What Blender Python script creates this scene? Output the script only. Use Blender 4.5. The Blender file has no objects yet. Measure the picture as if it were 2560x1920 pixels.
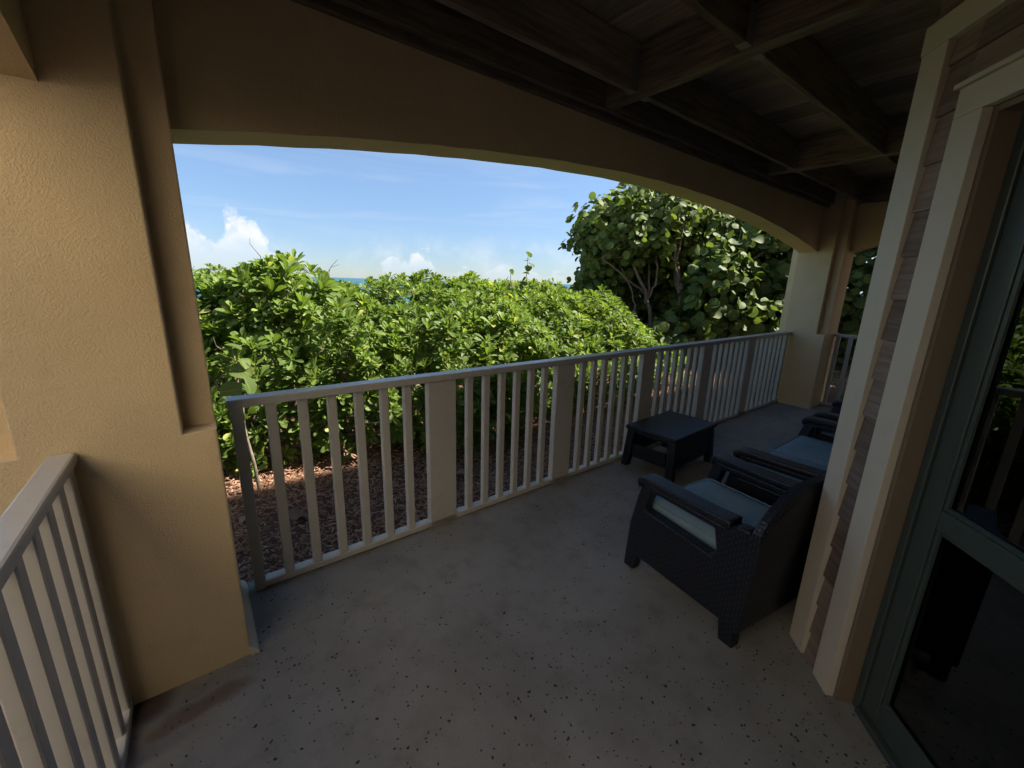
import bpy, bmesh, math, random
import numpy as np
from mathutils import Vector, Matrix

random.seed(7)
rng = np.random.default_rng(7)
scene = bpy.context.scene
COL = scene.collection

# ------------------------------------------------------------------ camera
# world frame: X runs along the front railing, Y points out to the sea, Z is up
CAM_H = 1.6
yaw, pitch, roll = math.radians(37.6995), math.radians(13.8866), math.radians(1.6475)
fw = Vector((math.sin(yaw) * math.cos(pitch), math.cos(yaw) * math.cos(pitch), -math.sin(pitch)))
rt = Vector((math.cos(yaw), -math.sin(yaw), 0))
up = rt.cross(fw)
r2 = math.cos(roll) * rt + math.sin(roll) * up
u2 = -math.sin(roll) * rt + math.cos(roll) * up
cam_data = bpy.data.cameras.new('camera')
cam = bpy.data.objects.new('camera', cam_data)
COL.objects.link(cam)
m = Matrix((( r2.x, u2.x, -fw.x, 0), (r2.y, u2.y, -fw.y, 0), (r2.z, u2.z, -fw.z, CAM_H), (0, 0, 0, 1)))
cam.matrix_world = m
cam_data.sensor_fit = 'HORIZONTAL'
cam_data.sensor_width = 36.0
cam_data.lens = 36.0 * 1025.14 / 2560
cam_data.clip_start = 0.02
cam_data.clip_end = 60000
scene.camera = cam

# ------------------------------------------------------------------ sun, sky, exposure
SUN_EL, SUN_AZ = math.radians(48), math.radians(116.5)      # azimuth clockwise from +Y
SUN_STRENGTH, SKY_STRENGTH, EXPOSURE = 4.7, 0.05, 1.6
sd = bpy.data.lights.new('sun', 'SUN')
sd.energy = SUN_STRENGTH
sd.angle = math.radians(0.53)
sd.color = (1.0, 0.91, 0.77)
sun = bpy.data.objects.new('sun', sd)
COL.objects.link(sun)
to_sun = Vector((math.sin(SUN_AZ) * math.cos(SUN_EL), math.cos(SUN_AZ) * math.cos(SUN_EL), math.sin(SUN_EL)))
sun.rotation_euler = (-to_sun).to_track_quat('-Z', 'Y').to_euler()
sun.location = to_sun * 60

vs = scene.view_settings
vs.view_transform = 'Standard'
vs.look = 'None'
vs.exposure = EXPOSURE
vs.gamma = 1
vs.use_curve_mapping = False
scene.render.engine = 'CYCLES'
scene.cycles.use_denoising = True
scene.cycles.max_bounces = 8
scene.cycles.diffuse_bounces = 5
scene.cycles.glossy_bounces = 3
scene.cycles.transmission_bounces = 3
scene.cycles.use_adaptive_sampling = True
scene.cycles.adaptive_threshold = 0.01
scene.cycles.adaptive_min_samples = 32
scene.cycles.denoiser = 'OPENIMAGEDENOISE'
scene.cycles.denoising_input_passes = 'RGB_ALBEDO_NORMAL'
scene.cycles.denoising_prefilter = 'ACCURATE'
scene.cycles.transparent_max_bounces = 12
scene.cycles.sample_clamp_indirect = 8


class NT:
    """small node-graph helper"""
    def __init__(self, tree):
        self.t = tree
        tree.nodes.clear()

    def n(self, typ, **kw):
        nd = self.t.nodes.new(typ)
        for k, v in kw.items():
            if k == 'inp':
                for kk, vv in v.items():
                    self.set(nd.inputs[kk], vv)
            else:
                setattr(nd, k, v)
        return nd

    def set(self, sock, v):
        if hasattr(v, 'is_linked') or isinstance(v, bpy.types.NodeSocket):
            self.t.links.new(v, sock)
        elif isinstance(v, bpy.types.Node):
            self.t.links.new(v.outputs[0], sock)
        else:
            sock.default_value = v

    def math(self, op, a, b=0.0, c=None, clamp=False):
        nd = self.t.nodes.new('ShaderNodeMath')
        nd.operation = op
        nd.use_clamp = clamp
        self.set(nd.inputs[0], a)
        self.set(nd.inputs[1], b)
        if c is not None:
            self.set(nd.inputs[2], c)
        return nd.outputs[0]

    def mix(self, f, a, b, mode='MIX'):
        nd = self.t.nodes.new('ShaderNodeMix')
        nd.data_type = 'RGBA'
        nd.blend_type = mode
        self.set(nd.inputs[0], f)
        self.set(nd.inputs[6], a)
        self.set(nd.inputs[7], b)
        return nd.outputs[2]

    def smooth(self, v, lo, hi, a=0.0, b=1.0):
        nd = self.t.nodes.new('ShaderNodeMapRange')
        nd.interpolation_type = 'SMOOTHSTEP'
        self.set(nd.inputs[0], v)
        nd.inputs[1].default_value = lo
        nd.inputs[2].default_value = hi
        nd.inputs[3].default_value = a
        nd.inputs[4].default_value = b
        return nd.outputs[0]

    def noise(self, vec, scale, detail=3, rough=0.5, dist=0.0, out=0):
        nd = self.t.nodes.new('ShaderNodeTexNoise')
        if vec is not None:
            self.set(nd.inputs['Vector'], vec)
        nd.inputs['Scale'].default_value = scale
        nd.inputs['Detail'].default_value = detail
        nd.inputs['Roughness'].default_value = rough
        nd.inputs['Distortion'].default_value = dist
        return nd.outputs[out]

    def ramp(self, f, stops):
        nd = self.t.nodes.new('ShaderNodeValToRGB')
        e = nd.color_ramp.elements
        while len(e) < len(stops):
            e.new(0.5)
        for el, (p, c) in zip(e, stops):
            el.position = p
            el.color = (*c, 1)
        self.set(nd.inputs[0], f)
        return nd.outputs[0]


def rgb(c):
    return (c[0], c[1], c[2], 1.0)


def build_world():
    w = bpy.data.worlds.new('World')
    scene.world = w
    w.use_nodes = True
    g = NT(w.node_tree)
    sky = g.n('ShaderNodeTexSky', sky_type='NISHITA', sun_disc=False)
    sky.sun_elevation = SUN_EL
    sky.sun_rotation = SUN_AZ
    sky.air_density = 1.0
    sky.dust_density = 0.1
    sky.ozone_density = 1.6
    sky.altitude = 0
    tc = g.n('ShaderNodeTexCoord')
    sep = g.n('ShaderNodeSeparateXYZ', inp={0: tc.outputs['Generated']})
    x, y, z = sep.outputs
    az = g.math('ARCTAN2', x, y)                       # 0 = +Y, clockwise
    el = g.math('ARCSINE', z)
    cmb = g.n('ShaderNodeCombineXYZ', inp={0: az, 1: el, 2: 0.0}).outputs[0]
    # cumulus heaps standing on the horizon: cloud-top height as a profile round the horizon
    n1 = g.noise(cmb, 19, 5, 0.6, 0.25)
    fc = g.n('ShaderNodeFloatCurve')
    crv = fc.mapping.curves[0]
    prof = [(0.0, 0.02), (0.10, 0.1), (0.165, 0.15), (0.185, 0.5), (0.200, 0.58), (0.210, 0.48), (0.219, 0.62), (0.233, 0.74), (0.246, 0.62), (0.258, 0.40), (0.28, 0.2), (0.30, 0.02), (0.345, 0.0),
            (0.36, 0.22), (0.380, 0.38), (0.402, 0.40), (0.418, 0.2), (0.43, 0.16), (0.441, 0.30), (0.453, 0.2), (0.465, 0.14), (0.478, 0.30), (0.494, 0.28), (0.506, 0.16), (0.521, 0.36), (0.536, 0.16),
            (0.55, 0.3), (0.565, 0.14), (0.62, 0.05), (0.72, 0.25), (0.8, 0.1), (0.9, 0.3), (1.0, 0.02)]
    while len(crv.points) < len(prof):
        crv.points.new(0.5, 0.5)
    for pt, (px_, py_) in zip(crv.points, prof):
        pt.location = (px_, py_)
        pt.handle_type = 'AUTO'
    fc.mapping.update()
    g.set(fc.inputs['Value'], g.math('FRACT', g.math('DIVIDE', g.math('ADD', az, 0.4), 2.0944)))
    top = g.math('MULTIPLY', fc.outputs[0], 0.165)
    body = g.math('ADD', g.math('DIVIDE', g.math('SUBTRACT', top, el), 0.042), g.math('MULTIPLY', g.math('SUBTRACT', n1, 0.5), 3.6))
    cum = g.math('MULTIPLY', g.smooth(body, 0.1, 0.55), g.smooth(top, 0.004, 0.045))
    lowb = g.math('MULTIPLY', g.smooth(g.noise(cmb, 9, 3, 0.55, 0.3), 0.42, 0.68), g.smooth(el, 0.015, 0.13, 0.55, 0.0))
    cum = g.math('MAXIMUM', cum, lowb)
    cum = g.math('MULTIPLY', cum, g.smooth(el, -0.01, 0.08, 0.35, 1.0))       # heaps melt into sea haze
    # faint high streaks
    st = g.n('ShaderNodeCombineXYZ', inp={0: g.math('MULTIPLY', az, 1.0), 1: g.math('ADD', g.math('MULTIPLY', el, 11.0), g.math('MULTIPLY', az, 0.12)), 2: 3.3}).outputs[0]
    n2 = g.noise(st, 2.6, 4, 0.55, 0.5)
    streak = g.math('MULTIPLY', g.smooth(n2, 0.48, 0.72), g.smooth(el, 0.06, 0.12))
    streak = g.math('MULTIPLY', streak, g.smooth(el, 0.16, 0.40, 1.0, 0.15))
    shade = g.noise(cmb, 30, 3, 0.6, 0.4)
    ccol = g.ramp(shade, [(0.36, (5.0, 5.7, 6.6)), (0.50, (6.2, 6.5, 6.9)), (0.60, (6.9, 6.9, 6.9))])
    hz = g.smooth(el, -0.02, 0.30)
    tint = g.mix(hz, rgb((0.56, 0.68, 0.93)), rgb((0.98, 1.03, 1.12)))
    basef = g.smooth(g.math('DIVIDE', el, g.math('ADD', top, 0.004)), 0.25, 0.8)
    ccol = g.mix(basef, rgb((5.2, 5.9, 6.7)), ccol)
    skyc = g.mix(1.0, sky.outputs[0], tint, 'MULTIPLY')
    c = g.mix(g.math('MULTIPLY', streak, 0.14), skyc, rgb((5.8, 6.3, 6.8)))
    c = g.mix(g.math('MULTIPLY', cum, 0.93), c, ccol)
    bg = g.n('ShaderNodeBackground', inp={0: c, 1: SKY_STRENGTH})
    w.cycles.sampling_method = 'MANUAL'
    w.cycles.sample_map_resolution = 512
    out = g.n('ShaderNodeOutputWorld')
    g.t.links.new(bg.outputs[0], out.inputs[0])


build_world()

# ------------------------------------------------------------------ materials
MATS = {}


def newmat(name):
    mt = bpy.data.materials.new(name)
    mt.use_nodes = True
    g = NT(mt.node_tree)
    out = g.n('ShaderNodeOutputMaterial')
    MATS[name] = mt
    return g, out


def principled(g, out, color, rough=0.6, spec=0.5, bump=None, bdist=0.01, bstr=1.0, metallic=0.0):
    p = g.n('ShaderNodeBsdfPrincipled')
    g.set(p.inputs['Base Color'], color)
    g.set(p.inputs['Roughness'], rough)
    g.set(p.inputs['Specular IOR Level'], spec)
    p.inputs['Metallic'].default_value = metallic
    if bump is not None:
        b = g.n('ShaderNodeBump', inp={'Height': bump, 'Distance': bdist, 'Strength': bstr})
        g.t.links.new(b.outputs[0], p.inputs['Normal'])
    g.t.links.new(p.outputs[0], out.inputs[0])
    return p


def objco(g):
    return g.n('ShaderNodeTexCoord').outputs['Object']


def geo_pos(g):
    return g.n('ShaderNodeNewGeometry').outputs['Position']


def mat_stucco(name, c1, c2):
    g, out = newmat(name)
    P = geo_pos(g)
    big = g.noise(P, 2.2, 2, 0.55)
    col = g.mix(g.smooth(big, 0.3, 0.7), rgb(c1), rgb(c2))
    gr = g.noise(P, 9, 3, 0.65)
    col = g.mix(g.smooth(gr, 0.55, 0.85, 0.0, 0.22), col, rgb((c1[0] * 0.62, c1[1] * 0.62, c1[2] * 0.62)))
    f1 = g.noise(P, 130, 3, 0.75)
    f3 = g.noise(P, 22, 1, 0.5)
    h = g.math('ADD', g.math('MULTIPLY', f1, 1.3), g.math('MULTIPLY', f3, 0.35))
    principled(g, out, col, 0.88, 0.2, h, 0.0036, 0.85)


mat_stucco('stucco', (0.73, 0.56, 0.335), (0.79, 0.615, 0.375))
mat_stucco('stucco_pale', (0.66, 0.60, 0.48), (0.70, 0.64, 0.52))


def mat_concrete():
    g, out = newmat('concrete')
    P = geo_pos(g)
    n1 = g.noise(P, 1.3, 4, 0.6, 0.3)
    n2 = g.noise(P, 7, 4, 0.65)
    n3 = g.noise(P, 160, 2, 0.5)
    col = g.ramp(n1, [(0.3, (0.195, 0.186, 0.178)), (0.47, (0.24, 0.234, 0.228)), (0.70, (0.30, 0.298, 0.297))])
    col = g.mix(g.smooth(n2, 0.47, 0.75, 0, 0.45), col, rgb((0.15, 0.138, 0.128)))
    col = g.mix(g.smooth(n3, 0.60, 0.78, 0, 0.35), col, rgb((0.5, 0.49, 0.46)))
    # dark pits, denser in patches, two sizes
    dens = g.noise(P, 0.9, 3, 0.6)
    # warp the lookup so that pits are irregular rather than round
    warp = g.n('ShaderNodeVectorMath', operation='ADD')
    g.set(warp.inputs[0], P)
    wn = g.n('ShaderNodeVectorMath', operation='SCALE')
    g.set(wn.inputs[0], g.noise(P, 70, 2, 0.5, 0, 1))
    wn.inputs[3].default_value = 0.020
    g.set(warp.inputs[1], wn.outputs[0])
    pits = None
    for sc, thr, lo in ((19, 0.125, 0.48), (50, 0.23, 0.435)):
        v = g.n('ShaderNodeTexVoronoi', feature='F1', voronoi_dimensions='2D')
        g.set(v.inputs['Vector'], warp.outputs[0])
        v.inputs['Scale'].default_value = sc
        sp = g.n('ShaderNodeSeparateColor', inp={0: v.outputs['Color']})
        size = g.math('MULTIPLY', g.smooth(sp.outputs[0], 0.66, 1.05), thr)
        mask = g.math('GREATER_THAN', size, v.outputs['Distance'])
        keep = g.math('GREATER_THAN', g.math('ADD', dens, g.math('MULTIPLY', sp.outputs[1], 0.22)), lo + 0.13)
        mk = g.math('MULTIPLY', mask, keep)
        pits = mk if pits is None else g.math('MAXIMUM', pits, mk)
    col = g.mix(g.math('MULTIPLY', pits, 0.93), col, rgb((0.022, 0.02, 0.018)))
    # reddish brown rust runs in the corner by the pillar foot
    sx = g.n('ShaderNodeSeparateXYZ', inp={0: P})
    dx = g.math('DIVIDE', g.math('ADD', g.math('SUBTRACT', sx.outputs[0], -0.17), g.math('MULTIPLY', g.math('SUBTRACT', g.noise(P, 6, 3), 0.5), 0.2)), 0.22)
    dy = g.math('DIVIDE', g.math('ADD', g.math('SUBTRACT', sx.outputs[1], 1.66), g.math('MULTIPLY', g.math('SUBTRACT', g.noise(P, 5, 3), 0.5), 0.12)), 0.05)
    st = g.smooth(g.math('ADD', g.math('MULTIPLY', dx, dx), g.math('MULTIPLY', dy, dy)), 0.0, 1.1, 0.62, 0.0)
    col = g.mix(st, col, rgb((0.085, 0.042, 0.03)))
    dx = g.math('DIVIDE', g.math('SUBTRACT', sx.outputs[0], -0.33), 0.10)
    dy = g.math('DIVIDE', g.math('SUBTRACT', sx.outputs[1], 1.78), 0.09)
    st = g.smooth(g.math('ADD', g.math('MULTIPLY', dx, dx), g.math('MULTIPLY', dy, dy)), 0.0, 1.2, 0.85, 0.0)
    col = g.mix(st, col, rgb((0.05, 0.028, 0.022)))
    h = g.math('ADD', g.math('MULTIPLY', n2, 0.5), g.math('MULTIPLY', n3, 0.25))
    principled(g, out, col, g.smooth(n2, 0.3, 0.7, 0.62, 0.82), 0.35, h, 0.004, 0.8)


mat_concrete()


def mat_paint(name, c, rough=0.45, dirt=0.12):
    g, out = newmat(name)
    P = geo_pos(g)
    n = g.noise(P, 11, 5, 0.65)
    col = g.mix(g.smooth(n, 0.5, 0.8, 0, dirt), rgb(c), rgb((c[0] * 0.55, c[1] * 0.5, c[2] * 0.42)))
    h = g.noise(P, 70, 2, 0.5)
    principled(g, out, col, rough, 0.4, h, 0.001, 0.5)


mat_paint('rail_paint', (0.55, 0.53, 0.50), 0.24, 0.3)
mat_paint('trim_paint', (0.55, 0.505, 0.41), 0.55, 0.2)
mat_paint('door_paint', (0.048, 0.064, 0.056), 0.38, 0.2)
mat_paint('galvanised', (0.24, 0.235, 0.22), 0.5, 0.4)


def mat_wood(name, c1, c2, axis, scale=9, bump=0.003):
    g, out = newmat(name)
    tc = g.n('ShaderNodeTexCoord')
    oi = g.n('ShaderNodeObjectInfo')
    mp = g.n('ShaderNodeMapping')
    sc = [scale, scale, scale]
    sc[axis] = scale * 0.07
    mp.inputs['Scale'].default_value = sc
    g.set(mp.inputs[0], tc.outputs['Object'])
    off = g.n('ShaderNodeVectorMath', operation='ADD')
    g.set(off.inputs[0], mp.outputs[0])
    g.set(off.inputs[1], g.n('ShaderNodeCombineXYZ', inp={0: g.math('MULTIPLY', oi.outputs['Random'], 37), 1: g.math('MULTIPLY', oi.outputs['Random'], 11), 2: 0.0}).outputs[0])
    n = g.noise(off.outputs[0], 3.0, 6, 0.65, 0.6)
    col = g.mix(g.smooth(n, 0.32, 0.68), rgb(c1), rgb(c2))
    tone = g.math('ADD', 0.7, g.math('MULTIPLY', oi.outputs['Random'], 0.6))
    tcol = g.n('ShaderNodeCombineColor', inp={0: tone, 1: tone, 2: tone})
    col = g.mix(1.0, col, tcol.outputs[0], 'MULTIPLY')
    principled(g, out, col, 0.8, 0.2, n, bump, 0.8)


mat_wood('plank_wood', (0.27, 0.205, 0.155), (0.42, 0.335, 0.25), 1, 14)
mat_wood('joist_wood', (0.15, 0.115, 0.085), (0.30, 0.24, 0.175), 0, 12)
mat_wood('girder_wood', (0.15, 0.115, 0.082), (0.34, 0.275, 0.20), 1, 12)
mat_wood('siding_wood', (0.165, 0.125, 0.105), (0.245, 0.19, 0.16), 0, 16, 0.004)
mat_paint('jamb_brown', (0.19, 0.15, 0.10), 0.6, 0.2)  # darker brown than the casing boards


def mat_rattan():
    g, out = newmat('rattan')
    uv = g.n('ShaderNodeUVMap').outputs[0]
    s = g.n('ShaderNodeSeparateXYZ', inp={0: uv})
    # flat strand basket weave, strand 13 mm: uv are metres on the surface
    k = math.pi / 0.016
    u = g.math('MULTIPLY', s.outputs[0], k)
    v = g.math('MULTIPLY', s.outputs[1], k)
    fu = g.math('ABSOLUTE', g.math('SINE', u))
    fv = g.math('ABSOLUTE', g.math('SINE', v))
    sgn = g.math('MULTIPLY', g.math('SIGN', g.math('SINE', u)), g.math('SIGN', g.math('SINE', v)))
    up_ = g.math('MULTIPLY', g.math('POWER', fu, 0.6), g.math('POWER', fv, 0.25))
    dn = g.math('MULTIPLY', g.math('POWER', fu, 0.25), g.math('POWER', fv, 0.6))
    a = g.math('GREATER_THAN', sgn, 0.0)
    h = g.math('ADD', g.math('MULTIPLY', a, up_), g.math('MULTIPLY', g.math('SUBTRACT', 1.0, a), g.math('MULTIPLY', dn, 0.72)))
    col = g.mix(g.smooth(h, 0.35, 0.95), rgb((0.0015, 0.002, 0.0035)), rgb((0.026, 0.031, 0.050)))  # gaps coloured near black, shade between strands put into the colour
    principled(g, out, col, 0.40, 0.5, h, 0.003, 0.55)


mat_rattan()


def mat_fabric():
    g, out = newmat('cushion_fabric')
    P = objco(g)
    w1 = g.noise(P, 420, 2, 0.5)
    n = g.noise(P, 5, 4, 0.6)
    col = g.mix(g.smooth(n, 0.3, 0.75), rgb((0.20, 0.295, 0.35)), rgb((0.24, 0.34, 0.385)))
    fold = g.noise(P, 14, 3, 0.55, 0.4)
    h = g.math('ADD', g.math('MULTIPLY', w1, 0.1), g.math('MULTIPLY', fold, 0.9))
    principled(g, out, col, 0.9, 0.15, h, 0.006, 0.7)


mat_fabric()


def mat_leaf(name, dark, light, yellow, gloss, trans):
    g, out = newmat(name)
    tint = g.n('ShaderNodeAttribute', attribute_name='tint').outputs['Fac']
    oi = g.n('ShaderNodeObjectInfo').outputs['Random']
    P = geo_pos(g)
    patch = g.noise(P, 1.1, 1, 0.6)
    f = g.math('ADD', g.math('MULTIPLY', tint, 0.7), g.math('MULTIPLY', g.math('SUBTRACT', oi, 0.5), 0.25))
    f = g.math('ADD', f, g.math('MULTIPLY', g.math('SUBTRACT', patch, 0.5), 0.7))
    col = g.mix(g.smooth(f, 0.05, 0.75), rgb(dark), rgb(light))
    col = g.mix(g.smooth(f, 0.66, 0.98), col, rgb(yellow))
    uv = g.n('ShaderNodeUVMap').outputs[0]
    s = g.n('ShaderNodeSeparateXYZ', inp={0: uv})
    av = g.math('ABSOLUTE', s.outputs[1])
    mid = g.smooth(av, 0.0, 0.07, 1.0, 0.0)
    sv = g.math('FRACT', g.math('SUBTRACT', g.math('MULTIPLY', s.outputs[0], 5.0), g.math('MULTIPLY', av, 2.4)))
    side = g.smooth(g.math('ABSOLUTE', g.math('SUBTRACT', sv, 0.5)), 0.0, 0.10, 0.45, 0.0)
    vein = g.math('MAXIMUM', mid, side)
    vc = g.mix(0.6, col, rgb(yellow))
    col = g.mix(g.math('MULTIPLY', vein, 0.7), col, vc)
    p = g.n('ShaderNodeBsdfPrincipled')
    g.set(p.inputs['Base Color'], col)
    p.inputs['Roughness'].default_value = gloss
    p.inputs['Specular IOR Level'].default_value = 0.3
    tr = g.n('ShaderNodeBsdfTranslucent', inp={0: g.mix(1.0, col, rgb((1.15, 1.2, 0.5)), 'MULTIPLY')})
    mx = g.n('ShaderNodeMixShader')
    mx.inputs[0].default_value = trans
    g.t.links.new(p.outputs[0], mx.inputs[1])
    g.t.links.new(tr.outputs[0], mx.inputs[2])
    g.t.links.new(mx.outputs[0], out.inputs[0])


mat_leaf('scaevola_leaf', (0.098, 0.172, 0.036), (0.205, 0.305, 0.066), (0.42, 0.45, 0.135), 0.52, 0.42)
mat_leaf('seagrape_leaf', (0.078, 0.125, 0.033), (0.185, 0.25, 0.062), (0.40, 0.42, 0.11), 0.6, 0.34)
mat_leaf('dry_leaf', (0.17, 0.10, 0.065), (0.30, 0.19, 0.13), (0.38, 0.28, 0.20), 0.7, 0.1)
mat_leaf('palm_leaf', (0.10, 0.16, 0.03), (0.17, 0.25, 0.05), (0.30, 0.32, 0.09), 0.45, 0.25)


def mat_bark():
    g, out = newmat('bark')
    P = geo_pos(g)
    n = g.noise(P, 16, 5, 0.65, 0.4)
    n2 = g.noise(P, 4, 3, 0.5)
    col = g.ramp(n, [(0.3, (0.11, 0.085, 0.065)), (0.55, (0.23, 0.19, 0.155)), (0.75, (0.34, 0.30, 0.25))])
    col = g.mix(g.smooth(n2, 0.5, 0.75, 0, 0.5), col, rgb((0.16, 0.10, 0.07)))
    principled(g, out, col, 0.85, 0.2, n, 0.01, 0.8)


mat_bark()


def mat_mulch():
    g, out = newmat('mulch_chip')
    t = g.n('ShaderNodeAttribute', attribute_name='tint').outputs['Fac']
    P = geo_pos(g)
    n = g.noise(P, 60, 4, 0.6)
    col = g.ramp(t, [(0.0, (0.19, 0.10, 0.06)), (0.4, (0.39, 0.22, 0.14)), (0.75, (0.50, 0.31, 0.21)), (1.0, (0.60, 0.44, 0.335))])
    col = g.mix(g.smooth(n, 0.4, 0.7, 0, 0.4), col, rgb((0.22, 0.13, 0.09)))
    principled(g, out, col, 0.85, 0.2, n, 0.003, 0.6)


mat_mulch()


def mat_ground():
    g, out = newmat('ground_soil')
    P = geo_pos(g)
    n = g.noise(P, 45, 5, 0.7)
    n2 = g.noise(P, 0.5, 4, 0.6)
    soil = g.ramp(n, [(0.3, (0.07, 0.04, 0.027)), (0.6, (0.20, 0.115, 0.078)), (0.8, (0.34, 0.225, 0.16))])
    sand = g.ramp(n, [(0.3, (0.42, 0.36, 0.27)), (0.7, (0.56, 0.50, 0.40))])
    s = g.n('ShaderNodeSeparateXYZ', inp={0: P})
    f = g.smooth(g.math('ADD', s.outputs[1], g.math('MULTIPLY', n2, 3)), 13.0, 16.0)
    principled(g, out, g.mix(f, soil, sand), 0.95, 0.1, n, 0.02, 0.8)


mat_ground()


def mat_sea():
    g, out = newmat('sea_water')
    P = geo_pos(g)
    n = g.noise(P, 0.25, 5, 0.6)
    n2 = g.noise(P, 0.012, 3, 0.5)
    col = g.mix(g.smooth(n2, 0.35, 0.65), rgb((0.018, 0.085, 0.115)), rgb((0.025, 0.115, 0.14)))
    principled(g, out, col, 0.32, 0.3, n, 0.5, 0.8)


mat_sea()


def mat_glass():
    g, out = newmat('door_glass')
    lw = g.n('ShaderNodeFresnel', inp={'IOR': 1.6})
    tr = g.n('ShaderNodeBsdfTransparent', inp={0: rgb((0.5, 0.55, 0.54))})
    gl = g.n('ShaderNodeBsdfGlossy', inp={0: rgb((0.9, 0.95, 0.95)), 1: 0.0})
    mx = g.n('ShaderNodeMixShader', inp={0: g.math('MULTIPLY', lw.outputs[0], 1.6, clamp=True)})
    g.t.links.new(tr.outputs[0], mx.inputs[1])
    g.t.links.new(gl.outputs[0], mx.inputs[2])
    g.t.links.new(mx.outputs[0], out.inputs[0])


mat_glass()
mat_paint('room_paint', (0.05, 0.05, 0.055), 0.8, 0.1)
mat_paint('roof_metal', (0.45, 0.46, 0.46), 0.5, 0.2)
mat_paint('bounce_wall', (0.84, 0.77, 0.63), 0.8, 0.1)  # pale face of the added wing that bounces sunlight


# ------------------------------------------------------------------ object helpers
def tag(o, label=None, cat=None, group=None, kind=None):
    if label:
        o['label'] = label
    if cat:
        o['category'] = cat
    if group:
        o['group'] = group
    if kind:
        o['kind'] = kind
    return o


def link(name, me, parent=None, mat=None):
    if mat is not None and not me.materials:
        me.materials.append(MATS[mat])
    o = bpy.data.objects.new(name, me)
    COL.objects.link(o)
    if parent is not None:
        o.parent = parent
    return o


def empty(name, loc=(0, 0, 0), rz=0.0):
    o = bpy.data.objects.new(name, None)
    o.empty_display_size = 0.1
    COL.objects.link(o)
    o.location = loc
    o.rotation_euler = (0, 0, rz)
    return o


def finish(bm, name, smooth=False):
    bmesh.ops.recalc_face_normals(bm, faces=bm.faces)
    me = bpy.data.meshes.new(name)
    bm.to_mesh(me)
    bm.free()
    if smooth:
        for p in me.polygons:
            p.use_smooth = True
    return me


def bm_box(bm, x0, x1, y0, y1, z0, z1, bev=0.0, seg=1):
    vs_ = [bm.verts.new((x, y, z)) for z in (z0, z1) for (x, y) in ((x0, y0), (x1, y0), (x1, y1), (x0, y1))]
    fs = [(3, 2, 1, 0), (4, 5, 6, 7), (0, 1, 5, 4), (1, 2, 6, 5), (2, 3, 7, 6), (3, 0, 4, 7)]
    faces = [bm.faces.new([vs_[i] for i in f]) for f in fs]
    if bev > 0:
        es = list({e for f in faces for e in f.edges})
        bmesh.ops.bevel(bm, geom=es, offset=bev, segments=seg, affect='EDGES', profile=0.5)


def box(name, b, mat, parent=None, bev=0.0, seg=1):
    bm = bmesh.new()
    bm_box(bm, *b, bev=bev, seg=seg)
    return link(name, finish(bm, name), parent, mat)


def prism(name, poly, axis, a0, a1, mat, parent=None, bev=0.0, holes=(), along=False):
    """extrude a 2-D polygon (with holes) along an axis; 2-D coords are the other two axes in order"""
    bm = bmesh.new()

    def P(u, v, w):
        return {0: (w, u, v), 1: (u, w, v), 2: (u, v, w)}[axis]
    es = []
    for loop in (poly, *holes):
        vs_ = [bm.verts.new(P(u, v, a0)) for (u, v) in loop]
        for i in range(len(vs_)):
            es.append(bm.edges.new((vs_[i], vs_[(i + 1) % len(vs_)])))
    if holes:
        bmesh.ops.triangle_fill(bm, edges=es, use_beauty=True)
    else:
        bm.faces.new([v for v in bm.verts])
    r = bmesh.ops.extrude_face_region(bm, geom=list(bm.faces))
    d = Vector(P(0, 0, a1 - a0))
    for g_ in r['geom']:
        if isinstance(g_, bmesh.types.BMVert):
            g_.co += d
    if bev > 0:
        bmesh.ops.recalc_face_normals(bm, faces=bm.faces)
        sharp = [e for e in bm.edges if len(e.link_faces) == 2 and e.calc_face_angle(0) > 0.5
                 and (not along or abs((e.verts[0].co - e.verts[1].co)[axis]) > 0.01)]
        bmesh.ops.bevel(bm, geom=sharp, offset=bev, segments=2, affect='EDGES', profile=0.5, clamp_overlap=True)
    return link(name, finish(bm, name), parent, mat)


def uv_box(me):
    """metre-scale box-projected uv"""
    uvl = me.uv_layers.new(name='UVMap')
    for p in me.polygons:
        n = p.normal
        a = max(range(3), key=lambda i: abs(n[i]))
        for li in p.loop_indices:
            c = me.vertices[me.loops[li].vertex_index].co
            uvl.data[li].uv = {0: (c.y, c.z), 1: (c.x, c.z), 2: (c.x, c.y)}[a]


def np_mesh(name, V, F, tint=None, uv=None, smooth=True):
    """V (n,3), F (m,k) uniform polygons; tint per-vertex; uv per-vertex"""
    me = bpy.data.meshes.new(name)
    n, (mf, k) = len(V), F.shape
    me.vertices.add(n)
    me.vertices.foreach_set('co', np.ascontiguousarray(V, dtype=np.float32).ravel())
    me.loops.add(mf * k)
    me.loops.foreach_set('vertex_index', np.ascontiguousarray(F, dtype=np.int32).ravel())
    me.polygons.add(mf)
    me.polygons.foreach_set('loop_start', np.arange(0, mf * k, k, dtype=np.int32))
    me.polygons.foreach_set('loop_total', np.full(mf, k, dtype=np.int32))
    if smooth:
        me.polygons.foreach_set('use_smooth', np.ones(mf, dtype=bool))
    if tint is not None:
        a = me.attributes.new('tint', 'FLOAT', 'POINT')
        a.data.foreach_set('value', np.ascontiguousarray(tint, dtype=np.float32))
    if uv is not None:
        u = me.uv_layers.new(name='UVMap')
        u.data.foreach_set('uv', np.ascontiguousarray(uv[F.ravel()], dtype=np.float32).ravel())
    me.update(calc_edges=True)
    return me


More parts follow.
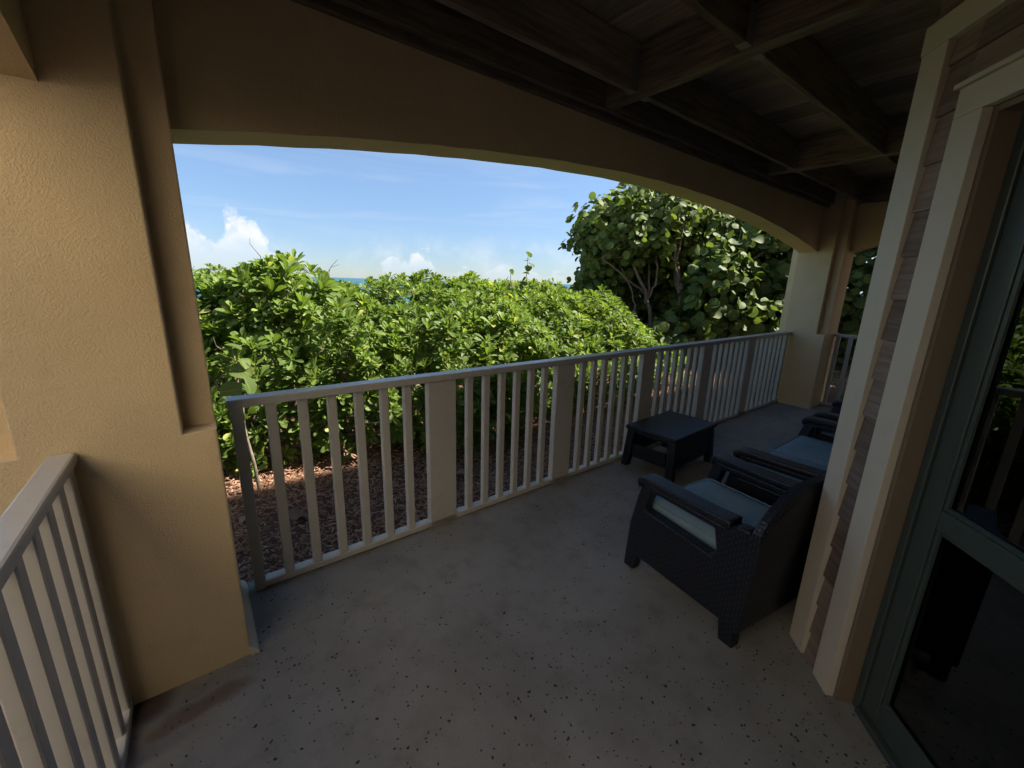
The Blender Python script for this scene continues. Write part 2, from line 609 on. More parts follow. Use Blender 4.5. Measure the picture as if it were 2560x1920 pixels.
def tube_arrays(pts, radii, sides=6):
    pts = np.asarray(pts, float)
    n = len(pts)
    V, F = [], []
    d = np.gradient(pts, axis=0)
    for i in range(n):
        t = d[i] / (np.linalg.norm(d[i]) + 1e-9)
        a = np.cross(t, [0.31, 0.95, 0.05])
        a /= np.linalg.norm(a) + 1e-9
        b = np.cross(t, a)
        for k in range(sides):
            th = 2 * math.pi * k / sides
            V.append(pts[i] + radii[i] * (math.cos(th) * a + math.sin(th) * b))
    for i in range(n - 1):
        for k in range(sides):
            k2 = (k + 1) % sides
            F.append((i * sides + k, i * sides + k2, (i + 1) * sides + k2, (i + 1) * sides + k))
    return np.array(V), np.array(F)


def merge(parts):
    Vs, Fs, o = [], [], 0
    for V, F in parts:
        Vs.append(V)
        Fs.append(F + o)
        o += len(V)
    return np.concatenate(Vs), np.concatenate(Fs)


# ------------------------------------------------------------------ ground, sea, terrace floor
GZ = -0.10
bm = bmesh.new()
NX = 60
gx = [-400, -60, -12] + list(np.linspace(-6, 16, 45)) + [30, 90, 400]
gy = [-400, -40, -8] + list(np.linspace(2.2, 14, 40)) + [18, 24, 30, 40, 60]
grid = []
for yy in gy:
    row = []
    for xx in gx:
        zz = GZ + (0.03 * math.sin(xx * 2.1 + yy) * math.sin(yy * 1.7) if 2.4 < yy < 14 else 0.0)
        if yy > 14:
            zz = GZ - (min(yy, 40) - 14) / 26 * 3.0
        if yy >= 60:
            zz = -4.5
        row.append(bm.verts.new((xx, yy, zz)))
    grid.append(row)
for j in range(len(gy) - 1):
    for i in range(len(gx) - 1):
        bm.faces.new((grid[j][i], grid[j][i + 1], grid[j + 1][i + 1], grid[j + 1][i]))
tag(link('ground', finish(bm, 'ground'), None, 'ground_soil'), kind='structure')

bm = bmesh.new()
vv = [bm.verts.new(c) for c in ((-40000, 36, -3.3), (40000, 36, -3.3), (40000, 50000, -3.3), (-40000, 50000, -3.3))]
bm.faces.new(vv)
tag(link('sea', finish(bm, 'sea'), None, 'sea_water'), kind='structure')

box_floor = box('terrace_floor', (-0.46, 7.12, -1.2, 2.335, -0.35, 0.0), 'concrete', None, 0.012)
tag(box_floor, kind='structure')

# ------------------------------------------------------------------ pillars
PZ = 2.965      # underside of the deck


def pillar(x0, x1, label):
    y0, y1 = 1.815, 2.415
    nb, nz = 0.1, 1.035
    root = empty('stucco_pillar', ((x0 + x1) / 2, (y0 + y1) / 2, 0))
    tag(root, label, 'pillar', 'stucco pillars at the terrace corners')
    cx, cy = (x0 + x1) / 2, (y0 + y1) / 2
    a, b = (x1 - x0) / 2, (y1 - y0) / 2
    prism('pillar_base', [(-a, -b), (a, -b), (a, b), (-a, b)], 2, -0.1, nz, 'stucco', root, 0.007, (), True)
    poly = [(-a + nb, -b), (a - nb, -b), (a - nb, -b + nb), (a, -b + nb), (a, b - nb), (a - nb, b - nb), (a - nb, b), (-a + nb, b), (-a + nb, b - nb), (-a, b - nb), (-a, -b + nb), (-a + nb, -b + nb)]
    prism('pillar_shaft', poly, 2, nz, PZ - 0.003, 'stucco', root, 0.006, (), True)
    return root


p1 = pillar(-0.585, 0.012, 'wide tan stucco pillar standing between the two railings nearest the camera')
p2 = pillar(6.675, 7.275, 'far tan stucco pillar at the end of the long railing')
prism('base_fillet', [(0.2965, 0.0), (0.33, 0.0), (0.322, 0.022), (0.302, 0.04), (0.2965, 0.04)], 1, -0.31, 0.2, 'stucco_pale', p1)
prism('base_fillet', [(-0.299, 0.0), (-0.318, 0.0), (-0.307, 0.015), (-0.299, 0.02)], 1, -0.31, 0.1, 'stucco_pale', p2)

# ------------------------------------------------------------------ arched beams


def arch_poly(a0, a1, zs, zc, ztop, n=28, rough=0.003):
    """opening a0..a1 spring zs crown zc -> polygon of the spandrel wall"""
    c = (a1 - a0) / 2
    sag = zc - zs
    R = (c * c + sag * sag) / (2 * sag)
    mid = (a0 + a1) / 2
    pts = []
    for i in range(n + 1):
        u = a0 + (a1 - a0) * i / n
        pts.append((u, zc - R + math.sqrt(max(R * R - (u - mid) ** 2, 0)) + random.uniform(-rough, rough)))
    return pts + [(a1, ztop), (a0, ztop)]


ob = prism('arched_beam', arch_poly(0.0095, 6.678, 2.108, 2.405, PZ - 0.002, 44), 1, 2.09, 2.312, 'stucco')
tag(ob, 'long arched tan stucco beam spanning above the front railing', 'beam', 'arched stucco beams')
ob = prism('arched_beam', arch_poly(-0.86, 1.8165, 2.095, 2.27, PZ - 0.002, 24), 0, -0.485, -0.262, 'stucco')
tag(ob, 'arched stucco beam over the side railing at the left edge', 'beam', 'arched stucco beams')
ob = prism('arched_beam', arch_poly(0.30, 1.8165, 2.112, 2.25, PZ - 0.002, 24), 0, 6.95, 7.17, 'stucco')
tag(ob, 'short arched stucco beam leaving the far pillar towards the house', 'beam', 'arched stucco beams')

# ------------------------------------------------------------------ railings
_bal = {}


def bar_mesh(key, sx, sy, z0, z1, bev=0.004):
    if key not in _bal:
        bm = bmesh.new()
        bm_box(bm, -sx / 2, sx / 2, -sy / 2, sy / 2, z0, z1, bev)
        me = finish(bm, key)
        me.materials.append(MATS['rail_paint'])
        _bal[key] = me
    return _bal[key]


def put(name, me, loc, parent, rz=0.0):
    o = bpy.data.objects.new(name, me)
    COL.objects.link(o)
    o.parent = parent
    o.location = loc
    o.rotation_euler = (0, 0, rz)
    return o


RZ0, RZ1 = 0.042, 1.0
root = empty('railing', (0, 0, 0))
tag(root, 'long white painted railing across the front with wide flat panels', 'railing', 'white terrace railings')
YC = 2.248
box('top_rail', (0.062, 6.674, 2.203, 2.293, 0.998, 1.04), 'rail_paint', root, 0.007, 2)
box('bottom_rail', (0.075, 6.674, 2.222, 2.282, 0.006, 0.044), 'rail_paint', root, 0.004)
bb = bar_mesh('baluster', 0.046, 0.04, RZ0, RZ1)
wp = bar_mesh('wide_panel', 0.194, 0.052, 0.003, RZ1)
ep = bar_mesh('end_post', 0.05, 0.05, -0.01, 0.999)
put('end_post', ep, (0.099, YC, 0), root)
for x in (0.240, 0.381, 0.522, 0.663, 0.805, 0.945):
    put('baluster', bb, (x, YC, 0), root)
panels = [1.171, 2.254, 3.347, 4.436, 5.508]
for i, px in enumerate(panels):
    put('wide_panel', wp, (px, YC, 0), root)
    nx = panels[i + 1] if i < 4 else 6.56
    a, b = px + 0.097, nx - (0.097 if i < 4 else 0.0)
    pitch_ = (b - a - 6 * 0.046) / 7
    for k in range(6):
        put('baluster', bb, (a + pitch_ * (k + 1) + 0.046 * (k + 0.5), YC, 0), root)
put('end_post', ep, (6.60, YC, 0), root)

root = empty('railing', (-0.392, 0, 0))
tag(root, 'short white painted side railing in the lower left corner running towards the camera', 'railing', 'white terrace railings')
box('top_rail', (-0.032, 0.034, -0.84, 1.813, 0.998, 1.036), 'rail_paint', root, 0.008, 2)
box('bottom_rail', (-0.026, 0.026, -0.84, 1.812, 0.006, 0.044), 'rail_paint', root, 0.004)
bs = bar_mesh('baluster_side', 0.032, 0.048, RZ0, RZ1)
y = 1.70
put('end_post', bar_mesh('end_post_side', 0.044, 0.05, 0.0, 0.999), (0, 1.783, 0), root)
while y > -0.8:
    put('baluster', bs, (0, y - 0.03, 0), root)
    y -= 0.132

root = empty('railing', (7.07, 0, 0))
tag(root, 'short white railing section beyond the far pillar', 'railing', 'white terrace railings')
box('top_rail', (-0.04, 0.04, 0.42, 1.812, 0.998, 1.036), 'rail_paint', root, 0.007, 2)
box('bottom_rail', (-0.026, 0.026, 0.42, 1.811, 0.006, 0.044), 'rail_paint', root, 0.004)
for k in range(10):
    put('baluster', bb, (0, 1.76 - 0.14 * k, 0), root, math.pi / 2)

# ------------------------------------------------------------------ overhead deck
root = empty('overhead_deck', (3.3, 0.6, 2.7))
tag(root, 'dark timber deck overhead with joists, girders and gapped planks', 'deck')
root.location = (0, 0, 0)
box('ledger', (0.02, 6.945, 2.049, 2.088, 2.655, 2.95), 'joist_wood', root, 0.003)
box('ledger', (7.0 - 6.6, 6.945, 2.010, 2.047, 2.69, 2.95), 'joist_wood', root, 0.003)
GX = [-0.16, 2.235, 4.645, 6.86]
for gxx in GX:
    box('girder', (gxx, gxx + 0.084, -1.2, 2.008, 2.70, 2.962), 'girder_wood', root, 0.004)
hang = None
for jy in (1.79, 1.15, 0.51, -0.13, -0.77):
    for a, b in zip(GX[:-1], GX[1:]):
        box('joist', (a + 0.087, b - 0.003, jy - 0.02, jy + 0.02, 2.712, 2.962), 'joist_wood', root, 0.003)
        for xx in (a + 0.087, b - 0.063):
            if hang is None:
                bm = bmesh.new()
                bm_box(bm, 0, 0.06, -0.026, 0.026, 0, 0.003)
                bm_box(bm, 0, 0.06, -0.026, -0.0225, 0.0035, 0.16)
                bm_box(bm, 0, 0.06, 0.0225, 0.026, 0.0035, 0.16)
                hang = finish(bm, 'joist_hanger')
                hang.materials.append(MATS['galvanised'])
            put('joist_hanger', hang, (xx, jy, 2.7075), root)
x = -0.46
pw = None
while x < 7.2:
    w = 0.14
    if pw is None:
        bm = bmesh.new()
        bm_box(bm, 0, w, -1.75, 1.75, 0, 0.034, 0.003)
        pw = finish(bm, 'plank')
        pw.materials.append(MATS['plank_wood'])
    o = put('plank', pw, (x, 0.56, 2.9655), root)
    x += w + random.choice((0.0015, 0.002, 0.0025, 0.003, 0.006))

# ------------------------------------------------------------------ house walls, door
DA = math.radians(43.016)
D = Vector((math.cos(DA), math.sin(DA), 0))
N = Vector((D.y, -D.x, 0))       # into the house
P0 = Vector((1.852, 0.245, 0))
# local frame of the angled wall: local x = s along D, local y = -N (towards the terrace)
MW = Matrix(((D.x, -N.x, 0, P0.x), (D.y, -N.y, 0, P0.y), (0, 0, 1, 0), (0, 0, 0, 1)))
wall = empty('house_wall')
wall.matrix_world = MW
tag(wall, 'angled house wall with pinkish lap siding and cream trim boards beside the glass door', 'wall')
COURSE = 0.1455


def siding(parent, x0, x1, z0, z1, y=0.0, zoff=0.0):
    k = 0
    z = zoff
    while z < z1:
        a, b = max(z, z0), min(z + COURSE, z1)
        if b - a > 0.02:
            bm = bmesh.new()
            vs_ = []
            for xx in (x0, x1):
                vs_.append([bm.verts.new((xx, yy, zz)) for yy, zz in ((y, a), (y + 0.016, a), (y + 0.005, b), (y, b))])
            for i in range(4):
                j = (i + 1) % 4
                bm.faces.new((vs_[0][i], vs_[0][j], vs_[1][j], vs_[1][i]))
            bm.faces.new(vs_[0])
            bm.faces.new(list(reversed(vs_[1])))
            link('siding_board', finish(bm, 'siding_board'), parent, 'siding_wood')
        z += COURSE


WT = 2.96
prism('wall_core', [(0.30, -0.2), (0.30, -0.03), (0.004, -0.03), (0.004, -0.2)], 2, 0.0, WT, 'siding_wood', wall)
prism('wall_core', [(0.002, -0.2), (0.002, -0.03), (-1.02, -0.03), (-1.02, -0.2)], 2, 2.16, WT, 'siding_wood', wall)
prism('wall_core', [(-1.022, -0.2), (-1.022, -0.03), (-1.45, -0.03), (-1.45, -0.2)], 2, 0.0, WT, 'siding_wood', wall)
siding(wall, 0.107, 0.203, 0.0, 2.385, -0.0285, -0.02)
siding(wall, -1.12, 0.106, 2.222, 2.385, -0.0285, -0.02)
siding(wall, -1.45, -1.124, 0.0, 2.385, -0.0285, -0.02)
# corner board: two boards meeting at the outside corner
prism('corner_board', [(0.205, -0.0285), (0.205, 0.0), (0.312, 0.0), (0.352, -0.037), (0.335, -0.057), (0.301, -0.0285)], 2, 0.0, 2.385, 'trim_paint', wall, 0.002)
prism('door_casing', [(0.005, -0.0285), (0.005, 0.0), (0.105, 0.0), (0.105, -0.0285)], 2, 0.0, 2.123, 'trim_paint', wall, 0.002)
prism('door_casing', [(-1.025, -0.0285), (-1.025, 0.0), (-1.122, 0.0), (-1.122, -0.0285)], 2, 0.0, 2.123, 'trim_paint', wall, 0.002)
prism('head_casing', [(-1.122, -0.0285), (-1.122, 0.0), (0.105, 0.0), (0.105, -0.0285)], 2, 2.1235, 2.205, 'trim_paint', wall, 0.002)
prism('drip_cap', [(-1.13, -0.0285), (-1.13, 0.014), (0.113, 0.014), (0.113, -0.0285)], 2, 2.2055, 2.220, 'trim_paint', wall, 0.002)
prism('frieze_board', [(-1.45, -0.0285), (-1.45, 0.002), (0.318, 0.002), (0.352, -0.035), (0.335, -0.057), (0.301, -0.0285)], 2, 2.386, 2.47, 'trim_paint', wall, 0.002)
siding(wall, -1.45, 0.299, 2.471, WT, -0.0285, -0.02)
prism('jamb', [(0.003, -0.115), (0.003, -0.029), (-0.012, -0.029), (-0.012, -0.115)], 2, 0.0, 2.122, 'jamb_brown', wall)
prism('jamb', [(-1.021, -0.115), (-1.021, -0.029), (-1.006, -0.029), (-1.006, -0.115)], 2, 0.0, 2.122, 'jamb_brown', wall)
prism('jamb', [(-1.005, -0.115), (-1.005, -0.029), (-0.013, -0.029), (-0.013, -0.115)], 2, 2.105, 2.122, 'jamb_brown', wall)

# glass door set back in the opening
door = empty('glass_door')
door.matrix_world = MW
tag(door, 'dark sage green framed glass door at the right edge', 'door')


def dbox(name, s0, s1, n0, n1, z0, z1, mat, parent, bev=0.003):
    return box(name, (min(s0, s1), max(s0, s1), -max(n0, n1), -min(n0, n1), z0, z1), mat, parent, bev)


dbox('door_frame', -0.0125, -0.045, 0.086, 0.15, 0.0, 2.10, 'door_paint', door)
dbox('door_frame', -1.005, -0.972, 0.086, 0.15, 0.0, 2.10, 'door_paint', door)
dbox('door_frame', -0.046, -0.971, 0.086, 0.15, 2.07, 2.104, 'door_paint', door)
dbox('threshold', -0.046, -0.971, 0.075, 0.16, 0.002, 0.028, 'door_paint', door)
st = dbox('stile', -0.047, -0.118, 0.095, 0.14, 0.03, 2.068, 'door_paint', door)
st2 = dbox('stile', -0.90, -0.97, 0.095, 0.14, 0.03, 2.068, 'door_paint', door)
dbox('rail', -0.1185, -0.8995, 0.097, 0.138, 0.03, 0.135, 'door_paint', door)
dbox('rail', -0.1185, -0.8995, 0.097, 0.138, 0.862, 0.93, 'door_paint', door)
dbox('rail', -0.1185, -0.8995, 0.097, 0.138, 1.99, 2.067, 'door_paint', door)
for (z0, z1) in ((0.1355, 0.8615), (0.9305, 1.9895)):
    pn = dbox('pane', -0.121, -0.897, 0.116, 0.120, z0 + 0.001, z1 - 0.001, 'door_glass', door, 0)
    for nn_ in ((0.101, 0.114),):
        bd = dbox('glazing_bead', -0.119, -0.132, *nn_, z0, z1, 'door_paint', door, 0.002)
        dbox('glazing_bead', -0.133, -0.885, *nn_, z0, z0 + 0.013, 'door_paint', door, 0.002)
        dbox('glazing_bead', -0.133, -0.885, *nn_, z1 - 0.013, z1, 'door_paint', door, 0.002)
        dbox('glazing_bead', -0.886, -0.899, *nn_, z0, z1, 'door_paint', door, 0.002)
kn = dbox('door_handle', -0.925, -0.945, 0.045, 0.09, 0.98, 1.09, 'galvanised', door, 0.006)

# wall behind the sofa, parallel to the railing
corner = P0 + D * 0.301
wb = empty('house_wall', (corner.x, corner.y, 0))
tag(wb, 'long house wall of lap siding behind the wicker seats', 'wall')
prism('wall_core', [(0.05, -0.2), (0.05, -0.03), (5.05, -0.03), (5.05, -0.2)], 2, 0.0, WT, 'siding_wood', wb)
siding(wb, 0.075, 5.05, 0.0, 2.385, -0.0285, -0.02)
siding(wb, 0.075, 5.05, 2.471, WT, -0.0285, -0.02)
box('frieze_board', (0.06, 5.05, -0.0285, 0.0, 2.386, 2.47), 'trim_paint', wb, 0.002)
# wall behind the viewer
Pe = P0 + D * -1.45
wr = empty('house_wall', (Pe.x, Pe.y, 0))
tag(wr, 'lap siding house wall behind the viewpoint closing the terrace', 'wall')
prism('wall_core', [(-1.25, -0.2), (-1.25, -0.03), (-0.02, -0.03), (-0.02, -0.2)], 2, 0.0, WT, 'siding_wood', wr)
siding(wr, -1.25, -0.03, 0.0, WT, -0.0285, -0.02)

# dark room behind the door
room = empty('room')
room.matrix_world = MW
tag(room, kind='structure')
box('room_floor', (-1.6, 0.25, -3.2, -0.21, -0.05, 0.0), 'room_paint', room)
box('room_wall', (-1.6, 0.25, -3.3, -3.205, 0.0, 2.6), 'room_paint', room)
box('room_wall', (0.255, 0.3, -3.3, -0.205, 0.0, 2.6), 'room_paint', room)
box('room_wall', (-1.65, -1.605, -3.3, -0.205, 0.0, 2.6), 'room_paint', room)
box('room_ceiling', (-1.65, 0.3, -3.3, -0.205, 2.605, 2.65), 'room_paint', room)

# unseen upper floors and side block, added and sized for the shade they cast
UP_Y, UP_Z = -1.05, 8.6
up_ = empty('added_upper_storey', (5, -5, 2.97))
tag(up_, 'unseen tan upper storeys added behind the terrace and sized to cast shade', 'house')
box('wall', (-2.0, 2.2, -6.5, 5 + UP_Y, 0.04, UP_Z - 2.97), 'stucco', up_)
box('wall', (2.205, 10.79, -6.5, 5 + UP_Y, 0.04, 7.4), 'stucco', up_)
box('roof', (2.56, 10.49, -6.7, 5.4 + UP_Y, 7.41, 7.6), 'roof_metal', up_)
box('roof', (-2.2, 2.55, -6.7, 5.5 + UP_Y, UP_Z - 2.96, UP_Z - 2.72), 'roof_metal', up_)
box('shade_block_wall', (10.8, 19, -1.0, 8.3, -2.9, 4.4), 'stucco', up_)  # added block out of view, keeps the right side of the tree in shade
box('shade_block_roof', (10.5, 19.3, -1.3, 8.6, 4.41, 4.65), 'roof_metal', up_)
for wx in (-0.6, 1.8, 4.2, 6.8):
    f = box('window', (wx - 0.6, wx + 0.6, 5 + UP_Y + 0.003, 5 + UP_Y + 0.05, 0.7, 2.3), 'trim_paint', up_)
    box('pane', (wx - 0.52, wx + 0.52, 5 + UP_Y + 0.052, 5 + UP_Y + 0.056, 0.78, 2.22), 'door_glass', f)

# added wing on the left, out of frame: its pale wall bounces sunlight under the arch
wg = empty("bounce_wing", (-2.6, -1.5, 0))
tag(wg, 'unseen pale wing added beyond the side railing to bounce warm light', 'house')
box('wall', (-3.0, 0.0, -8.5, 2.9, -0.1, 6.8), 'bounce_wall', wg)
prism('roof', [(-3.3, 6.81), (0.15, 6.81), (-1.5, 7.9)], 1, -8.8, 3.1, 'roof_metal', wg)
for wy in (-6.8,):
    f = box('window', (0.003, 0.05, wy - 0.45, wy + 0.45, 1.0, 2.3), 'trim_paint', wg)
    box('pane', (0.052, 0.056, wy - 0.38, wy + 0.38, 1.07, 2.23), 'door_glass', f)


# ------------------------------------------------------------------ foliage building blocks
def leaf_rows(rows, cup=0.12, droop=0.2, length=1.0):
    """leaf along +X, lying in XY, three verts a row; rows = [(t, halfwidth)]; returns V, F(quads), UV"""
    V, UV = [], []
    for t, w in rows:
        z = -droop * t * t
        for s in (-1, 0, 1):
            V.append((t * length, s * w * length, (z + (cup * w if s else 0.0)) * length))
            UV.append((t, s * min(1.0, w * 2.5)))
    F = []
    for i in range(len(rows) - 1):
        a = i * 3
        F.append((a, a + 3, a + 4, a + 1))
        F.append((a + 1, a + 4, a + 5, a + 2))
    return np.array(V), np.array(F), np.array(UV)


SC_ROWS = [(0.0, 0.02), (0.22, 0.05), (0.5, 0.125), (0.74, 0.185), (0.90, 0.16), (0.985, 0.07)]
SG_ROWS = [(-0.06, 0.20), (0.04, 0.38), (0.28, 0.52), (0.55, 0.52), (0.8, 0.40), (0.94, 0.22), (1.0, 0.06)]


def rosette(seed, n=15, L=0.115):
    r = np.random.default_rng(seed)
    Vs, Fs, Us, Ts, o = [], [], [], [], 0
    for i in range(n):
        f = i / (n - 1)                       # 0 = innermost
        elev = math.radians(86 - 66 * f ** 1.05 + r.uniform(-10, 10))
        az = i * 2.39996 + r.uniform(-0.25, 0.25)
        ln = L * (0.5 + 0.55 * math.sin(min(1, f * 1.25) * math.pi * 0.5)) * r.uniform(0.7, 1.18)
        V, F, U = leaf_rows(SC_ROWS, cup=r.uniform(0.25, 0.6), droop=r.uniform(-0.05, 0.32) + 0.12 * f)
        V = V * [ln, ln * r.uniform(0.88, 1.15), ln]
        tw = r.uniform(-0.35, 0.35)
        c, s = math.cos(tw), math.sin(tw)
        V = V @ np.array([[1, 0, 0], [0, c, s], [0, -s, c]])
        c, s = math.cos(elev), math.sin(elev)
        V = V @ np.array([[c, 0, s], [0, 1, 0], [-s, 0, c]])
        V[:, 0] += 0.006
        c, s = math.cos(az), math.sin(az)
        V = V @ np.array([[c, s, 0], [-s, c, 0], [0, 0, 1]])
        V[:, 2] += -0.035 * f
        Vs.append(V)
        Fs.append(F + o)
        Us.append(U)
        tv = np.clip(r.uniform(0.0, 0.85) * 0.75 + 0.28 * (1 - f), 0, 1)
        if r.random() < 0.07:
            tv = r.choice([1.25, 1.4])
        Ts.append(np.full(len(V), tv))
        o += len(V)
    return np.concatenate(Vs), np.concatenate(Fs), np.concatenate(Us), np.concatenate(Ts)


ROS = [rosette(100 + i, n) for i, n in enumerate((15, 18, 12, 17, 14, 19, 16, 10, 20, 13, 16, 11))]
ROS_ME = []
for V, F, U, T in ROS:
    me = np_mesh('leaf_rosette', V, F, T, U)
    me.materials.append(MATS['scaevola_leaf'])
    ROS_ME.append(me)


def frame_from(nrm, spin):
    """(n,3,3) rotation matrices whose local +Z is nrm"""
    nrm = nrm / np.linalg.norm(nrm, axis=1, keepdims=True)
    a = np.cross(nrm, np.array([0.13, 0.21, 0.97]))
    a /= np.linalg.norm(a, axis=1, keepdims=True) + 1e-9
    b = np.cross(nrm, a)
    c, s = np.cos(spin)[:, None], np.sin(spin)[:, None]
    x = c * a + s * b
    y = np.cross(nrm, x)
    return np.stack([x, y, nrm], axis=2)        # columns


def scatter_mesh(name, protos, pos, R, sc, which, tshift, mat):
    Vs, Fs, Us, Ts, o = [], [], [], [], 0
    for k, (V, F, U, T) in enumerate(protos):
        idx = np.nonzero(which == k)[0]
        if len(idx) == 0:
            continue
        W = np.einsum('nij,vj->nvi', R[idx], V) * sc[idx][:, None, None] + pos[idx][:, None, :]
        n, v = len(idx), len(V)
        Vs.append(W.reshape(-1, 3))
        Fs.append((F[None] + (np.arange(n) * v)[:, None, None]).reshape(-1, F.shape[1]) + o)
        Us.append(np.tile(U, (n, 1)))
        Ts.append(np.clip(np.tile(T, n) + np.repeat(tshift[idx], v), 0, 1.5))
        o += n * v
    me = np_mesh(name, np.concatenate(Vs), np.concatenate(Fs), np.concatenate(Ts), np.concatenate(Us))
    me.materials.append(MATS[mat])
    return me


def stem_path(a, b, wob, n=6):
    a, b = np.array(a, float), np.array(b, float)
    t = np.linspace(0, 1, n)[:, None]
    p = a * (1 - t) + b * t
    p[:, 2] = a[2] + (b[2] - a[2]) * (t[:, 0] ** 0.8)
    p[1:-1] += rng.normal(0, wob, (n - 2, 3))
    return p


CAMP = np.array([0, 0, CAM_H])


def blob_points(blobs, dens, others=()):
    """points + outward normals on the union surface of ellipsoids (cx,cy,cz,rx,ry,rz)"""
    Ps, Ns = [], []
    for bi, (cx, cy, cz, rx, ry, rz) in enumerate(blobs):
        area = 4 * math.pi * ((rx * ry) ** 1.6 / 3 + (rx * rz) ** 1.6 / 3 + (ry * rz) ** 1.6 / 3) ** (1 / 1.6)
        n = int(area * dens)
        d = rng.normal(size=(n, 3))
        d /= np.linalg.norm(d, axis=1, keepdims=True)
        # lumpy surface
        lump = 1 + 0.07 * np.sin(d[:, 0] * 7 + cx * 3) * np.sin(d[:, 1] * 6 + cy) + 0.06 * np.sin(d[:, 2] * 9 + d[:, 0] * 5 + cz * 5)
        p = np.array([cx, cy, cz]) + d * np.array([rx, ry, rz]) * lump[:, None]
        nn_ = d / np.array([rx, ry, rz])
        nn_ /= np.linalg.norm(nn_, axis=1, keepdims=True)
        keep = p[:, 2] > GZ + 0.06
        for bj, (ox, oy, oz, sx, sy, sz) in list(enumerate(blobs)) + [(-1, b) for b in others]:
            if bj == bi:
                continue
            q = (p - [ox, oy, oz]) / [sx, sy, sz]
            keep &= (q * q).sum(1) > 0.80
        Ps.append(p[keep])
        Ns.append(nn_[keep])
    return np.concatenate(Ps), np.concatenate(Ns)


def shrub(blobs, label, dens=62, others=(), back=0.35, scale=1.0, nobj=300, yellow=0.0, twigs=0):
    cx = np.mean([b[0] for b in blobs])
    cy = np.mean([b[1] for b in blobs])
    root = empty('shrub', (cx, cy, GZ))
    tag(root, label, 'shrub', 'sea lettuce shrubs of the seaside hedge')
    p, nr = blob_points(blobs, dens, others)
    toc = CAMP - p
    dist = np.linalg.norm(toc, axis=1)
    face = (nr * toc).sum(1) / dist
    # thin out what faces well away from the terrace
    keep = (face > -0.25) | (rng.random(len(p)) < back)
    p, nr, dist = p[keep], nr[keep], dist[keep]
    n = len(p)
    # two layers: outer and slightly buried
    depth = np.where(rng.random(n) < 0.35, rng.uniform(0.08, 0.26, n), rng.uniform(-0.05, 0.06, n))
    p = p - nr * depth[:, None]
    upv = nr * 0.62 + np.array([0, 0, 0.85]) + rng.normal(0, 0.25, (n, 3))
    R = frame_from(upv, rng.uniform(0, 6.28, n))
    sc = rng.uniform(0.58, 1.2, n) * scale
    which = rng.integers(0, len(ROS), n)
    tsh = rng.normal(0, 0.1, n) + yellow - np.where(depth > 0.07, 0.15, 0)  # buried rosettes tinted darker, inner shade of the hedge put into leaf colour
    order = np.argsort(dist + (depth > 0.07) * 3.0)
    near, far = order[:nobj], order[nobj:]
    for i in near:
        o = bpy.data.objects.new('leaf_rosette', ROS_ME[which[i]])
        COL.objects.link(o)
        o.parent = root
        M = Matrix(R[i].tolist()).to_4x4()
        o.matrix_basis = Matrix.Translation(Vector(p[i]) - Vector((cx, cy, GZ))) @ M @ Matrix.Scale(float(sc[i]), 4)
    if len(far):
        q = p.copy() - [cx, cy, GZ]
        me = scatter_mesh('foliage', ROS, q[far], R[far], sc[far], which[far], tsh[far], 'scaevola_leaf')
        o = link('foliage', me, root)
        o['kind'] = 'stuff'
    # stems: forked bare branches from the soil up to the leaf shell
    parts = []
    nst = max(14, int(n * 0.05))
    ends = rng.integers(0, n, nst)
    for e in ends:
        base = np.array([cx + (p[e, 0] - cx) * rng.uniform(0.15, 0.6), cy + (p[e, 1] - cy) * rng.uniform(0.15, 0.6), GZ - 0.05])
        pts = stem_path(base, p[e], 0.05, 7)
        parts.append(tube_arrays(pts - [cx, cy, GZ], np.linspace(rng.uniform(0.012, 0.024), 0.005, 7), 5))
    for _ in range(twigs):
        e = order[rng.integers(0, max(1, n // 3))]
        tip = p[e] + nr[e] * 0.12 + np.array([rng.normal(0, .05), rng.normal(0, .05), rng.uniform(0.1, 0.28)])
        parts.append(tube_arrays(stem_path(p[e] - nr[e] * 0.2, tip, 0.015, 6) - [cx, cy, GZ], np.linspace(0.007, 0.002, 6), 5))
    V, F = merge(parts)
    me = np_mesh('stems', V, F)
    me.materials.append(MATS['bark'])
    o = link('stems', me, root)
    o['kind'] = 'stuff'
    return root


S_left = [(0.74, 4.75, 1.16, 0.50, 0.5, 0.56), (0.25, 5.0, 0.78, 0.5, 0.5, 0.70)]
S_fl = [(0.55, 4.55, 0.45, 0.85, 0.75, 0.72), (1.25, 4.45, 0.55, 0.75, 0.85, 0.85), (0.15, 4.35, 0.3, 0.4, 0.4, 0.55)]
S_c = [(2.15, 4.15, 0.52, 0.75, 0.95, 0.80), (2.75, 4.35, 0.62, 0.85, 1.1, 0.86), (2.2, 3.75, 0.22, 0.6, 0.6, 0.5)]
S_r = [(3.85, 4.45, 0.62, 0.85, 0.85, 0.86), (4.85, 4.5, 0.60, 1.05, 0.85, 0.88), (4.6, 4.1, 0.3, 1.1, 0.7, 0.6), (5.7, 4.6, 0.3, 0.75, 0.7, 0.75), (6.3, 4.25, 0.1, 0.85, 0.6, 0.5)]
S_b1 = [(1.55, 6.3, 0.63, 0.9, 0.95, 0.82), (0.75, 6.4, 0.75, 0.8, 0.9, 0.88)]
S_b2 = [(3.0, 6.4, 0.76, 1.05, 1.1, 0.88), (3.9, 6.7, 0.76, 0.9, 1.0, 0.87)]
S_b3 = [(5.2, 6.6, 0.72, 1.2, 1.0, 0.85), (6.2, 6.5, 0.62, 0.8, 0.9, 0.85)]
S_d1 = [(3.5, 9.0, 0.72, 1.5, 1.2, 0.88), (0.6, 8.8, 0.8, 1.5, 1.1, 0.92)]
S_d2 = [(6.0, 9.2, 0.72, 1.7, 1.2, 0.86), (8.4, 9.8, 0.7, 1.5, 1.2, 0.9)]
